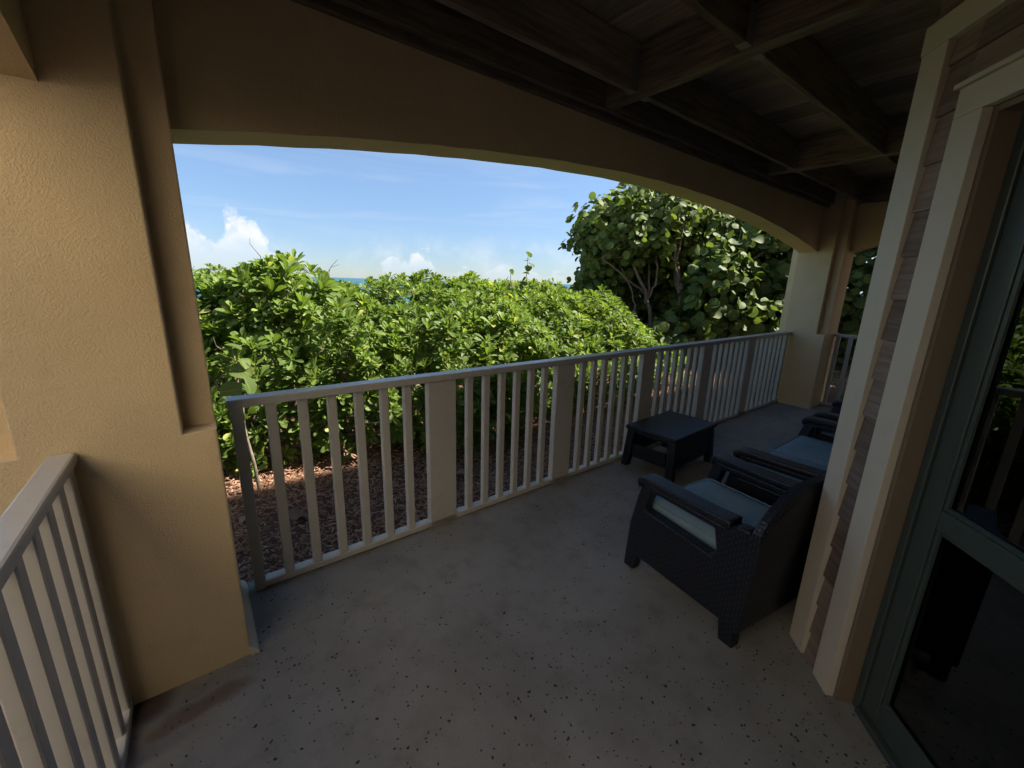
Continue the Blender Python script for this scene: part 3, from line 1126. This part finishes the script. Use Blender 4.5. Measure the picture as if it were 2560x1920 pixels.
S_lo = [(-1.1, 4.9, 0.6, 0.95, 0.9, 0.9), (-2.3, 5.2, 0.55, 0.9, 0.9, 0.85)]

shrub(S_left, 'tallest hedge shrub, standing beside the near pillar against the clouds', 75, S_fl, twigs=7, scale=1.3)
shrub(S_fl, 'hedge shrub behind the left end of the railing, below the tallest shrub', 80, S_left + S_c, twigs=2)
shrub(S_c, 'hedge shrub bulging furthest towards the railing, behind its second wide panel', 80, S_fl + S_r)
shrub(S_r, 'rounded hedge shrub at the right end, in front of the round-leaved tree trunks', 80, S_c, twigs=1)
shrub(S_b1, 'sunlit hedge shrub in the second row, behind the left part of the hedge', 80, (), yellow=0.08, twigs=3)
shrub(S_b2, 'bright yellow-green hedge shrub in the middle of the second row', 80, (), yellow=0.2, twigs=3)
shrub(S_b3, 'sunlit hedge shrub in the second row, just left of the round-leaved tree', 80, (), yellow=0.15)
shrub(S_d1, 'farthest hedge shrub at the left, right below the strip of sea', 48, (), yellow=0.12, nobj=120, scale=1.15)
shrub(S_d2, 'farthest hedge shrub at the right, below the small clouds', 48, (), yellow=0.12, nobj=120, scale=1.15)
shrub(S_lo, 'hedge shrub hidden behind the near pillar', 40, (), nobj=60)

# ------------------------------------------------------------------ sea grape trees


def sg_leaf(seed):
    r = np.random.default_rng(seed)
    V, F, U = leaf_rows(SG_ROWS, cup=r.uniform(-0.3, 0.65), droop=r.uniform(-0.25, 0.45))
    V[:, 2] += r.normal(0, 0.022, len(V))
    V[:, 1] *= r.uniform(0.85, 1.12)
    return V, F, U * [1, 1], np.full(len(V), r.uniform(0.15, 0.7))


SGL = [sg_leaf(300 + i) for i in range(8)]
SG_ME = []
for V, F, U, T in SGL:
    me = np_mesh('leaf', V, F, T, U)
    me.materials.append(MATS['seagrape_leaf'])
    SG_ME.append(me)


def leaf_cloud(lobes, dens, rmin=0.55):
    Ps, Ns = [], []
    for (cx, cy, cz, rx, ry, rz, k) in lobes:
        vol = rx * ry * rz * 4.19
        n = int(vol * dens * k)
        d = rng.normal(size=(n, 3))
        d /= np.linalg.norm(d, axis=1, keepdims=True)
        rad = rng.uniform(rmin ** 3, 1, n) ** (1 / 3)
        lump = 1 + 0.13 * np.sin(d[:, 0] * 6 + cx) * np.sin(d[:, 1] * 7) + 0.11 * np.sin(d[:, 2] * 8 + d[:, 1] * 5)
        Ps.append(np.array([cx, cy, cz]) + d * np.array([rx, ry, rz]) * (rad * lump)[:, None])
        Ns.append(d)
    return np.concatenate(Ps), np.concatenate(Ns)


def sea_grape(name, label, lobes, trunks, dens, size, nobj, base, cat='tree'):
    root = empty(name, base)
    tag(root, label, cat)
    bx = np.array(base)
    p, d = leaf_cloud(lobes, dens)
    keep = p[:, 2] > GZ + 0.12
    p, d = p[keep], d[keep]
    n = len(p)
    # blades hang roughly facing out and up
    nrm = d * 0.8 + np.array([-0.1, -0.25, 0.5]) + rng.normal(0, 0.6, (n, 3))
    R = frame_from(nrm, rng.uniform(0, 6.28, n))
    sc = size * rng.uniform(0.65, 1.2, n)
    which = rng.integers(0, len(SGL), n)
    tsh = rng.normal(0, 0.17, n) + np.where(rng.random(n) < 0.05, 0.35, 0)
    dist = np.linalg.norm(p - CAMP, axis=1)
    face = ((CAMP - p) * d).sum(1) / dist
    order = np.argsort(dist - 1.5 * face)
    for i in order[:nobj]:
        o = bpy.data.objects.new('leaf', SG_ME[which[i]])
        COL.objects.link(o)
        o.parent = root
        o.matrix_basis = Matrix.Translation(Vector(p[i] - bx)) @ Matrix(R[i].tolist()).to_4x4() @ Matrix.Scale(float(sc[i]), 4)
    rest = order[nobj:]
    if len(rest):
        me = scatter_mesh('crown', SGL, (p - bx)[rest], R[rest], sc[rest], which[rest], tsh[rest], 'seagrape_leaf')
        o = link('crown', me, root)
        o['kind'] = 'stuff'
    for path, r0, r1 in trunks:
        pts = np.array(path, float)
        # subdivide and wobble
        t = np.linspace(0, 1, 14)
        seg = np.linspace(0, 1, len(pts))
        q = np.stack([np.interp(t, seg, pts[:, k]) for k in range(3)], 1)
        q[1:-1] += rng.normal(0, 0.018, (12, 3))
        V, F = tube_arrays(q - bx, np.linspace(r0, r1, 14), 8)
        me = np_mesh('trunk' if r0 > 0.045 else 'branch', V, F)
        me.materials.append(MATS['bark'])
        link('trunk' if r0 > 0.045 else 'branch', me, root)
    # twigs into the crown
    parts = []
    tops = [np.array(tk[0][-1], float) for tk in trunks]
    for e in rng.integers(0, n, 110):
        a = tops[rng.integers(0, len(tops))]
        if np.linalg.norm(a - p[e]) > 2.4:
            continue
        parts.append(tube_arrays(stem_path(a, p[e], 0.08, 6) - bx, np.linspace(0.022, 0.006, 6), 5))
    if parts:
        V, F = merge(parts)
        me = np_mesh('twigs', V, F)
        me.materials.append(MATS['bark'])
        link('twigs', me, root)['kind'] = 'stuff'
    return root


sea_grape('sea_grape_tree', 'broad round-leaved tree with bare pale trunks rising behind the hedge on the right',
          [(8.65, 7.0, 2.8, 1.25, 1.2, 0.95, 1), (9.6, 6.6, 3.25, 1.5, 1.3, 0.95, 1), (8.35, 7.1, 1.85, 0.6, 0.7, 0.65, 1.0),
           (10.6, 6.3, 2.7, 1.4, 1.3, 1.3, 0.9), (8.8, 6.2, 2.75, 1.1, 0.8, 0.6, 0.9), (10.7, 8.3, 1.3, 2.2, 1.0, 1.7, 0.9), (12.2, 7.2, 1.6, 2.0, 1.2, 1.8, 0.7), (10.5, 7.2, 0.5, 2.4, 0.8, 0.8, 0.6)],
          [([(9.45, 5.55, GZ), (9.4, 5.55, 0.7), (9.5, 5.6, 1.5), (9.3, 5.9, 2.6)], 0.085, 0.04),
           ([(9.7, 5.7, GZ), (9.75, 5.7, 0.9), (9.55, 5.8, 1.6), (9.7, 6.2, 2.7)], 0.05, 0.028),
           ([(9.2, 6.0, GZ), (8.9, 6.0, 0.8), (8.6, 6.1, 1.6), (8.3, 6.5, 2.6)], 0.055, 0.03),
           ([(9.25, 6.1, 0.3), (9.0, 6.2, 1.2), (9.05, 6.3, 2.0), (9.0, 6.5, 3.0)], 0.04, 0.02),
           ([(9.6, 5.3, GZ), (9.3, 5.25, 0.25), (8.7, 5.2, 0.62), (8.1, 5.15, 0.85)], 0.075, 0.05),
           ([(9.5, 5.6, 1.45), (9.9, 5.4, 1.9), (10.3, 5.4, 2.4)], 0.035, 0.018),
           ([(8.75, 6.1, 1.4), (8.2, 6.2, 1.7), (7.6, 6.6, 2.2)], 0.03, 0.014),
           ([(10.1, 5.9, GZ), (10.15, 5.9, 1.0), (10.4, 6.1, 2.3)], 0.05, 0.028),
           ([(9.42, 5.56, 0.9), (9.15, 5.5, 1.5), (9.0, 5.6, 2.2)], 0.034, 0.016),
           ([(9.7, 5.7, 0.8), (10.0, 5.5, 1.4), (10.05, 5.6, 2.2)], 0.034, 0.016),
           ([(8.7, 6.08, 1.2), (8.85, 5.9, 1.8), (8.75, 6.0, 2.5)], 0.03, 0.014),
           ([(8.6, 6.1, GZ), (8.5, 6.1, 0.8), (8.3, 6.2, 1.5)], 0.036, 0.018)],
          270, 0.158, 300, (9.45, 5.6, GZ))
sea_grape('sea_grape_tree', 'lower round-leaved sea grape thicket crowding the far pillar outside the railing',
          [(9.3, 4.55, 1.2, 1.0, 0.75, 1.35, 1), (10.6, 4.9, 1.9, 1.3, 1.0, 1.5, 1), (11.6, 4.2, 2.2, 1.5, 1.2, 1.7, 0.9),
           (10.2, 4.0, 0.7, 1.4, 0.7, 0.9, 0.9), (8.3, 4.9, 0.35, 1.2, 0.55, 0.7, 1.1), (10.0, 5.3, 1.2, 0.9, 0.6, 1.0, 1.0), (12.6, 2.6, 1.5, 1.4, 1.3, 1.8, 0.9)],
          [([(10.7, 4.9, GZ), (10.6, 4.8, 1.0), (10.8, 4.8, 2.2)], 0.05, 0.025),
           ([(11.8, 4.2, GZ), (11.7, 4.1, 1.2), (11.9, 4.1, 2.6)], 0.05, 0.025),
           ([(9.5, 4.7, GZ), (9.3, 4.6, 0.8), (9.2, 4.5, 1.6)], 0.03, 0.016),
           ([(12.8, 2.3, GZ), (12.7, 2.3, 1.6)], 0.05, 0.03)],
          190, 0.195, 300, (10.8, 4.6, GZ))


def sprig(label, base, h, n, lean):
    root = empty('sea_grape_sapling', base)
    tag(root, label, 'sapling', 'slender saplings above the hedge')
    tip = np.array([lean, 0.05, h])
    path = stem_path((0, 0, 0), tip, 0.02, 8)
    V, F = tube_arrays(path, np.linspace(0.014, 0.005, 8), 5)
    me = np_mesh('stem', V, F)
    me.materials.append(MATS['bark'])
    link('stem', me, root)
    for i in range(n):
        t = 1 - 0.55 * i / n
        c = np.array([np.interp(t, np.linspace(0, 1, 8), path[:, k]) for k in range(3)])
        a = i * 2.6 + rng.uniform(-0.4, 0.4)
        dr = np.array([math.cos(a), math.sin(a), 0])
        R = frame_from(np.array([dr * 0.7 + [0, 0, 0.6] + rng.normal(0, 0.25, 3)]), np.array([rng.uniform(0, 6.28)]))[0]
        o = bpy.data.objects.new('leaf', SG_ME[i % 8])
        COL.objects.link(o)
        o.parent = root
        o.matrix_basis = Matrix.Translation(Vector(c + dr * 0.05)) @ Matrix(R.tolist()).to_4x4() @ Matrix.Scale(float(rng.uniform(0.09, 0.14)), 4)


sprig('tallest thin sapling with round leaves poking up above the hedge', (4.9, 6.0, GZ), 2.16, 17, 0.06)
sprig('shorter round-leaved sapling just left of the tallest one', (4.55, 5.9, GZ), 1.86, 12, -0.05)
sprig('small round-leaved sapling between the tall sapling and the tree', (5.75, 6.3, GZ), 1.8, 12, 0.04)
sprig('dark round-leaved sapling growing close behind the near pillar', (0.24, 3.62, GZ), 1.15, 15, -0.05)

# small fan palm seen beyond the far railing
pr_ = empty('fan_palm', (8.0, 1.75, GZ))
tag(pr_, 'small fan palm on the ground beyond the far railing', 'palm')
for k in range(7):
    a = k * 0.9
    parts = []
    cen = np.array([0.28 * math.cos(a), 0.28 * math.sin(a), 0.35 + 0.08 * (k % 3)])
    V, F = tube_arrays(stem_path((0, 0, 0), cen, 0.01, 5), np.linspace(0.008, 0.005, 5), 5)
    parts.append((V, F))
    tint_n = len(V)
    for j in range(13):
        b = a + (j - 6) * 0.22
        V, F, U = leaf_rows([(0, 0.01), (0.4, 0.035), (0.8, 0.02), (1.0, 0.004)], 0.3, 0.25)
        V = V * 0.34
        V[:, 2] += 0.12 * V[:, 0]
        c, s = math.cos(b), math.sin(b)
        V = V @ np.array([[c, s, 0], [-s, c, 0], [0, 0, 1]]) + cen
        parts.append((V, F))
    V, F = merge(parts)
    me = np_mesh('frond', V, F, np.full(len(V), 0.5), np.zeros((len(V), 2)))
    me.materials.append(MATS['palm_leaf'])
    link('frond', me, pr_)

# ------------------------------------------------------------------ mulch
def mulch():
    n = 30000
    x = rng.uniform(-0.3, 8.6, n)
    y = 2.34 + rng.random(n) ** 1.3 * 2.4
    L = rng.uniform(0.018, 0.06, n)
    w = rng.uniform(0.004, 0.010, n)
    h = rng.uniform(0.002, 0.005, n)
    z = GZ + 0.012 + rng.uniform(0, 0.03, n) + 0.03 * np.sin(x * 2.1 + y) * np.sin(y * 1.7)
    box_ = np.array([(-.5, -.5, -.5), (.5, -.3, -.5), (.45, .5, -.5), (-.4, .45, -.5), (-.5, -.5, .5), (.5, -.3, .5), (.45, .5, .5), (-.4, .45, .5)])
    Fb = np.array([(4, 5, 6, 7), (0, 1, 5, 4), (1, 2, 6, 5), (2, 3, 7, 6), (3, 0, 4, 7)])
    dirs = np.stack([rng.normal(0, 0.22, n), rng.normal(0, 0.22, n), np.ones(n)], 1)
    R = frame_from(dirs, rng.uniform(0, 6.28, n))
    S = np.stack([L, w, h], 1)
    W = np.einsum('nij,nvj->nvi', R, box_[None] * S[:, None, :]) + np.stack([x, y, z], 1)[:, None, :]
    F = (Fb[None] + (np.arange(n) * 8)[:, None, None]).reshape(-1, 4)
    me = np_mesh('mulch', W.reshape(-1, 3), F, np.repeat(rng.beta(2, 2.4, n), 8), None, False)
    me.materials.append(MATS['mulch_chip'])
    o = link('mulch', me)
    tag(o, 'reddish brown wood chip mulch covering the bed outside the railing', 'mulch', kind='stuff')


mulch()


def fallen(label, x, y, z, s, rz, tilt=0.25):
    V, F, U = leaf_rows(SG_ROWS, cup=0.5, droop=0.35)
    V = V * s
    V[:, 2] += rng.normal(0, 0.006, len(V))
    me = np_mesh('fallen_leaf', V, F, np.full(len(V), rng.uniform(0.2, 0.8)), U)
    me.materials.append(MATS['dry_leaf'])
    o = link('fallen_leaf', me)
    o.location = (x, y, z)
    o.rotation_euler = (tilt, -0.15, rz)
    tag(o, label, 'leaf', 'dry leaves fallen on the mulch')


fallen('dry pinkish leaf on the mulch between the second and third balusters', 0.36, 2.95, GZ + 0.05, 0.11, 0.3)
fallen('curled dry leaf on the mulch left of the first wide panel, near the hedge foot', 1.16, 3.35, GZ + 0.05, 0.10, 1.4)
fallen('pale dry leaf on the mulch behind the second bay of balusters', 1.70, 2.82, GZ + 0.05, 0.12, 2.2)
fallen('large curled brown leaf under the hedge behind the fourth and fifth balusters', 0.95, 3.72, GZ + 0.09, 0.2, 0.9, 0.7)
fallen('small dry leaf on the mulch at the pillar side of the railing', 0.12, 3.15, GZ + 0.05, 0.07, 4.0)


# ------------------------------------------------------------------ wicker furniture
def woven(name, ob):
    uv_box(ob.data)
    return ob


def soft_box(name, b, mat, parent, r=0.03, seg=4, sub=0):
    bm = bmesh.new()
    bm_box(bm, *b, bev=r, seg=seg)
    o = link(name, finish(bm, name, True), parent, mat)
    return o


def taper_leg(name, x, y, z1, sx, sy, dx, dy, parent):
    """square leg with foot pushed out by dx,dy"""
    bm = bmesh.new()
    vs_ = []
    for z, ox, oy, k in ((0.0, dx, dy, 0.86), (z1, 0, 0, 1.0)):
        vs_.append([bm.verts.new((x + ox + k * sx * a / 2, y + oy + k * sy * b / 2, z)) for a, b in ((-1, -1), (1, -1), (1, 1), (-1, 1))])
    for i in range(4):
        j = (i + 1) % 4
        bm.faces.new((vs_[0][i], vs_[0][j], vs_[1][j], vs_[1][i]))
    bm.faces.new(list(reversed(vs_[0])))
    bm.faces.new(vs_[1])
    bmesh.ops.bevel(bm, geom=list(bm.edges), offset=0.008, segments=2, affect='EDGES', profile=0.5)
    return woven(name, link(name, finish(bm, name), parent, 'rattan'))


def cushion(parent, x0, x1, y0, y1, z0, z1):
    """box cushion with crowned top"""
    bm = bmesh.new()
    nx, ny = 14, 12
    rows = {}
    for layer in (0, 1):
        for i in range(nx + 1):
            for j in range(ny + 1):
                u, v = i / nx, j / ny
                e = min(u, 1 - u, v, 1 - v)
                sq = 1 - max(0, 1 - e * 9) ** 2
                crown = 0.018 * math.sin(math.pi * u) ** 0.5 * math.sin(math.pi * v) ** 0.5 if 0 < u < 1 and 0 < v < 1 else 0
                pk = 0.003 * math.sin(u * 41) * max(0, 1 - e * 5) + 0.003 * math.sin(v * 37 + 1) * max(0, 1 - e * 5)
                z = (z1 - 0.008 + 0.008 * sq + crown + pk) if layer else z0 + 0.004 * (1 - sq)
                ins = 0.006 * (1 - sq)
                x = x0 + (x1 - x0) * u + (ins if u < 0.5 else -ins)
                y = y0 + (y1 - y0) * v + (ins if v < 0.5 else -ins)
                rows[layer, i, j] = bm.verts.new((x, y, z))
    for layer in (0, 1):
        for i in range(nx):
            for j in range(ny):
                bm.faces.new((rows[layer, i, j], rows[layer, i + 1, j], rows[layer, i + 1, j + 1], rows[layer, i, j + 1]))
    rim = [(i, 0) for i in range(nx)] + [(nx, j) for j in range(ny)] + [(nx - i, ny) for i in range(nx)] + [(0, ny - j) for j in range(ny)]
    for k in range(len(rim)):
        a, b = rim[k], rim[(k + 1) % len(rim)]
        bm.faces.new((rows[0, a[0], a[1]], rows[0, b[0], b[1]], rows[1, b[0], b[1]], rows[1, a[0], a[1]]))
    o = link('cushion', finish(bm, 'cushion', True), parent, 'cushion_fabric')
    # piping round the top and bottom edge
    for z in (z1 - 0.006, z0 + 0.012):
        r = 0.03
        pts = []
        for (cx_, cy_, a0) in ((x1 - r, y1 - r, 0), (x0 + r, y1 - r, 90), (x0 + r, y0 + r, 180), (x1 - r, y0 + r, 270)):
            for t in range(0, 91, 30):
                a = math.radians(a0 + t)
                pts.append((cx_ + (r + 0.001) * math.cos(a), cy_ + (r + 0.001) * math.sin(a), z))
        pts.append(pts[0])
        V, F = tube_arrays(pts, np.full(len(pts), 0.0045), 6)
        me = np_mesh('piping', V, F)
        me.materials.append(MATS['cushion_fabric'])
        link('piping', me, o)
    return o


def wicker_seat(name, width, label, cat, loc, rz, cushions):
    root = empty(name, loc, rz)
    tag(root, label, cat, 'black wicker lounge seats')
    hw = width / 2
    # side frame profile in (y,z): slanted front post, arm, opening, lower panel, rear post
    outer = [(0.335, 0.10), (0.325, 0.28), (0.292, 0.45), (0.262, 0.565), (-0.20, 0.565), (-0.285, 0.60), (-0.33, 0.60), (-0.345, 0.30), (-0.335, 0.10)]
    hole = [(0.197, 0.527), (0.224, 0.43), (0.228, 0.408), (-0.175, 0.388), (-0.193, 0.43), (-0.17, 0.527)]
    for s in (-1, 1):
        x0, x1 = (-hw + 0.018, -hw + 0.082) if s < 0 else (hw - 0.082, hw - 0.018)
        woven('side', prism('side_panel', outer, 0, x0, x1, 'rattan', root, 0.012, [hole]))
        # flat armrest cap, a touch wider than the frame, rounded nose dropping at the front
        xa0, xa1 = (-hw - 0.004, -hw + 0.098) if s < 0 else (hw - 0.098, hw + 0.004)
        arm = [(0.268, 0.530), (0.284, 0.552), (0.286, 0.572), (0.277, 0.589), (0.258, 0.600), (0.22, 0.605), (0.0, 0.603), (-0.15, 0.604), (-0.25, 0.612), (-0.25, 0.57), (0.235, 0.566), (0.252, 0.556)]
        woven('arm', prism('armrest', arm, 0, xa0, xa1, 'rattan', root, 0.016))
        for (yy, dy) in ((0.292, 0.022), (-0.295, -0.02)):
            taper_leg('leg', s * (hw - 0.05), yy, 0.125, 0.066, 0.082, s * 0.003, dy * 0.5, root)
    # front apron and seat deck
    woven('apron', prism('front_apron', [(-hw + 0.083, 0.105), (-hw + 0.083, 0.355), (hw - 0.083, 0.355), (hw - 0.083, 0.105)], 1, 0.225, 0.285, 'rattan', root, 0.01))
    woven('deck', box('seat_deck', (-hw + 0.083, hw - 0.083, -0.28, 0.224, 0.30, 0.345), 'rattan', root, 0.004))
    # backrest: arched top, leaning back, curling into the arms
    n = 22
    bm = bmesh.new()
    cols = []
    zb = [0.105, 0.30, 0.45, 0.58, 0.68, 1.0]
    for i in range(n + 1):
        u = -1 + 2 * i / n
        x = u * (hw - 0.005)
        top = 0.602 + 0.175 * (1 - abs(u) ** 2.6) ** 0.75
        ring = []
        for f in (0.0, 0.35, 0.62, 0.82, 0.94, 1.0):
            z = 0.105 + (top - 0.105) * f
            lean = -0.300 - 0.045 * (z - 0.1) / 0.66
            ring.append((x, lean, z))
        back = [(x, y - 0.055 - 0.01 * (1 - abs(u)), z) for (x, y, z) in ring]
        loop = ring[:-1] + [(x, ring[-1][1] - 0.012, ring[-1][2] + 0.008), (x, back[-1][1] + 0.012, back[-1][2] + 0.008)] + back[-2::-1]
        cols.append([bm.verts.new(c) for c in loop])
    mloop = len(cols[0])
    for i in range(n):
        for k in range(mloop):
            k2 = (k + 1) % mloop
            bm.faces.new((cols[i][k], cols[i][k2], cols[i + 1][k2], cols[i + 1][k]))
    bm.faces.new(cols[0])
    bm.faces.new(list(reversed(cols[-1])))
    woven('back', link('backrest', finish(bm, 'backrest'), root, 'rattan'))
    cw = (width - 0.17) / cushions
    for c in range(cushions):
        a = -hw + 0.085 + c * cw
        cushion(root, a + 0.003, a + cw - 0.003, -0.285, 0.275, 0.354, 0.445)
    return root


R7 = math.radians(-7.5)
wicker_seat('armchair', 0.72, 'black wicker armchair nearest the camera with a single teal seat cushion', 'armchair', (2.14, 0.874, 0), R7, 1)
wicker_seat('sofa', 1.28, 'black wicker two-seat sofa with teal cushions beside the near armchair', 'sofa', (3.31, 0.80, 0), 0.0, 2)
wicker_seat('armchair', 0.72, 'far black wicker armchair past the sofa, mostly hidden by the door trim', 'armchair', (4.48, 0.82, 0), 0.06, 1)

# low table
tb = empty('side_table', (3.36, 1.925, 0), math.radians(2.5))
tag(tb, 'low black wicker table with open end standing by the railing', 'table')
bm = bmesh.new()
bm_box(bm, -0.375, 0.375, -0.245, 0.245, 0.345, 0.385, 0.014, 3)
woven('top', link('table_top', finish(bm, 'table_top'), tb, 'rattan'))
for sx in (-1, 1):
    for sy in (-1, 1):
        taper_leg('leg', sx * 0.315, sy * 0.195, 0.3445, 0.075, 0.075, sx * 0.035, sy * 0.025, tb)
    xe = sx * 0.345
    woven('end', prism('end_panel', [(-0.165, 0.10), (-0.158, 0.225), (0.158, 0.225), (0.165, 0.10)], 0, xe - 0.012, xe + 0.012, 'rattan', tb, 0.004))
    woven('end', box('end_rail', (sx * 0.322 - 0.012, sx * 0.322 + 0.012, -0.157, 0.157, 0.312, 0.3445), 'rattan', tb, 0.003))
for sy in (-1, 1):
    ye = sy * 0.218
    woven('sidep', prism('side_panel', [(-0.285, 0.10), (-0.277, 0.3445), (0.277, 0.3445), (0.285, 0.10)], 1, ye - 0.012, ye + 0.012, 'rattan', tb, 0.004))
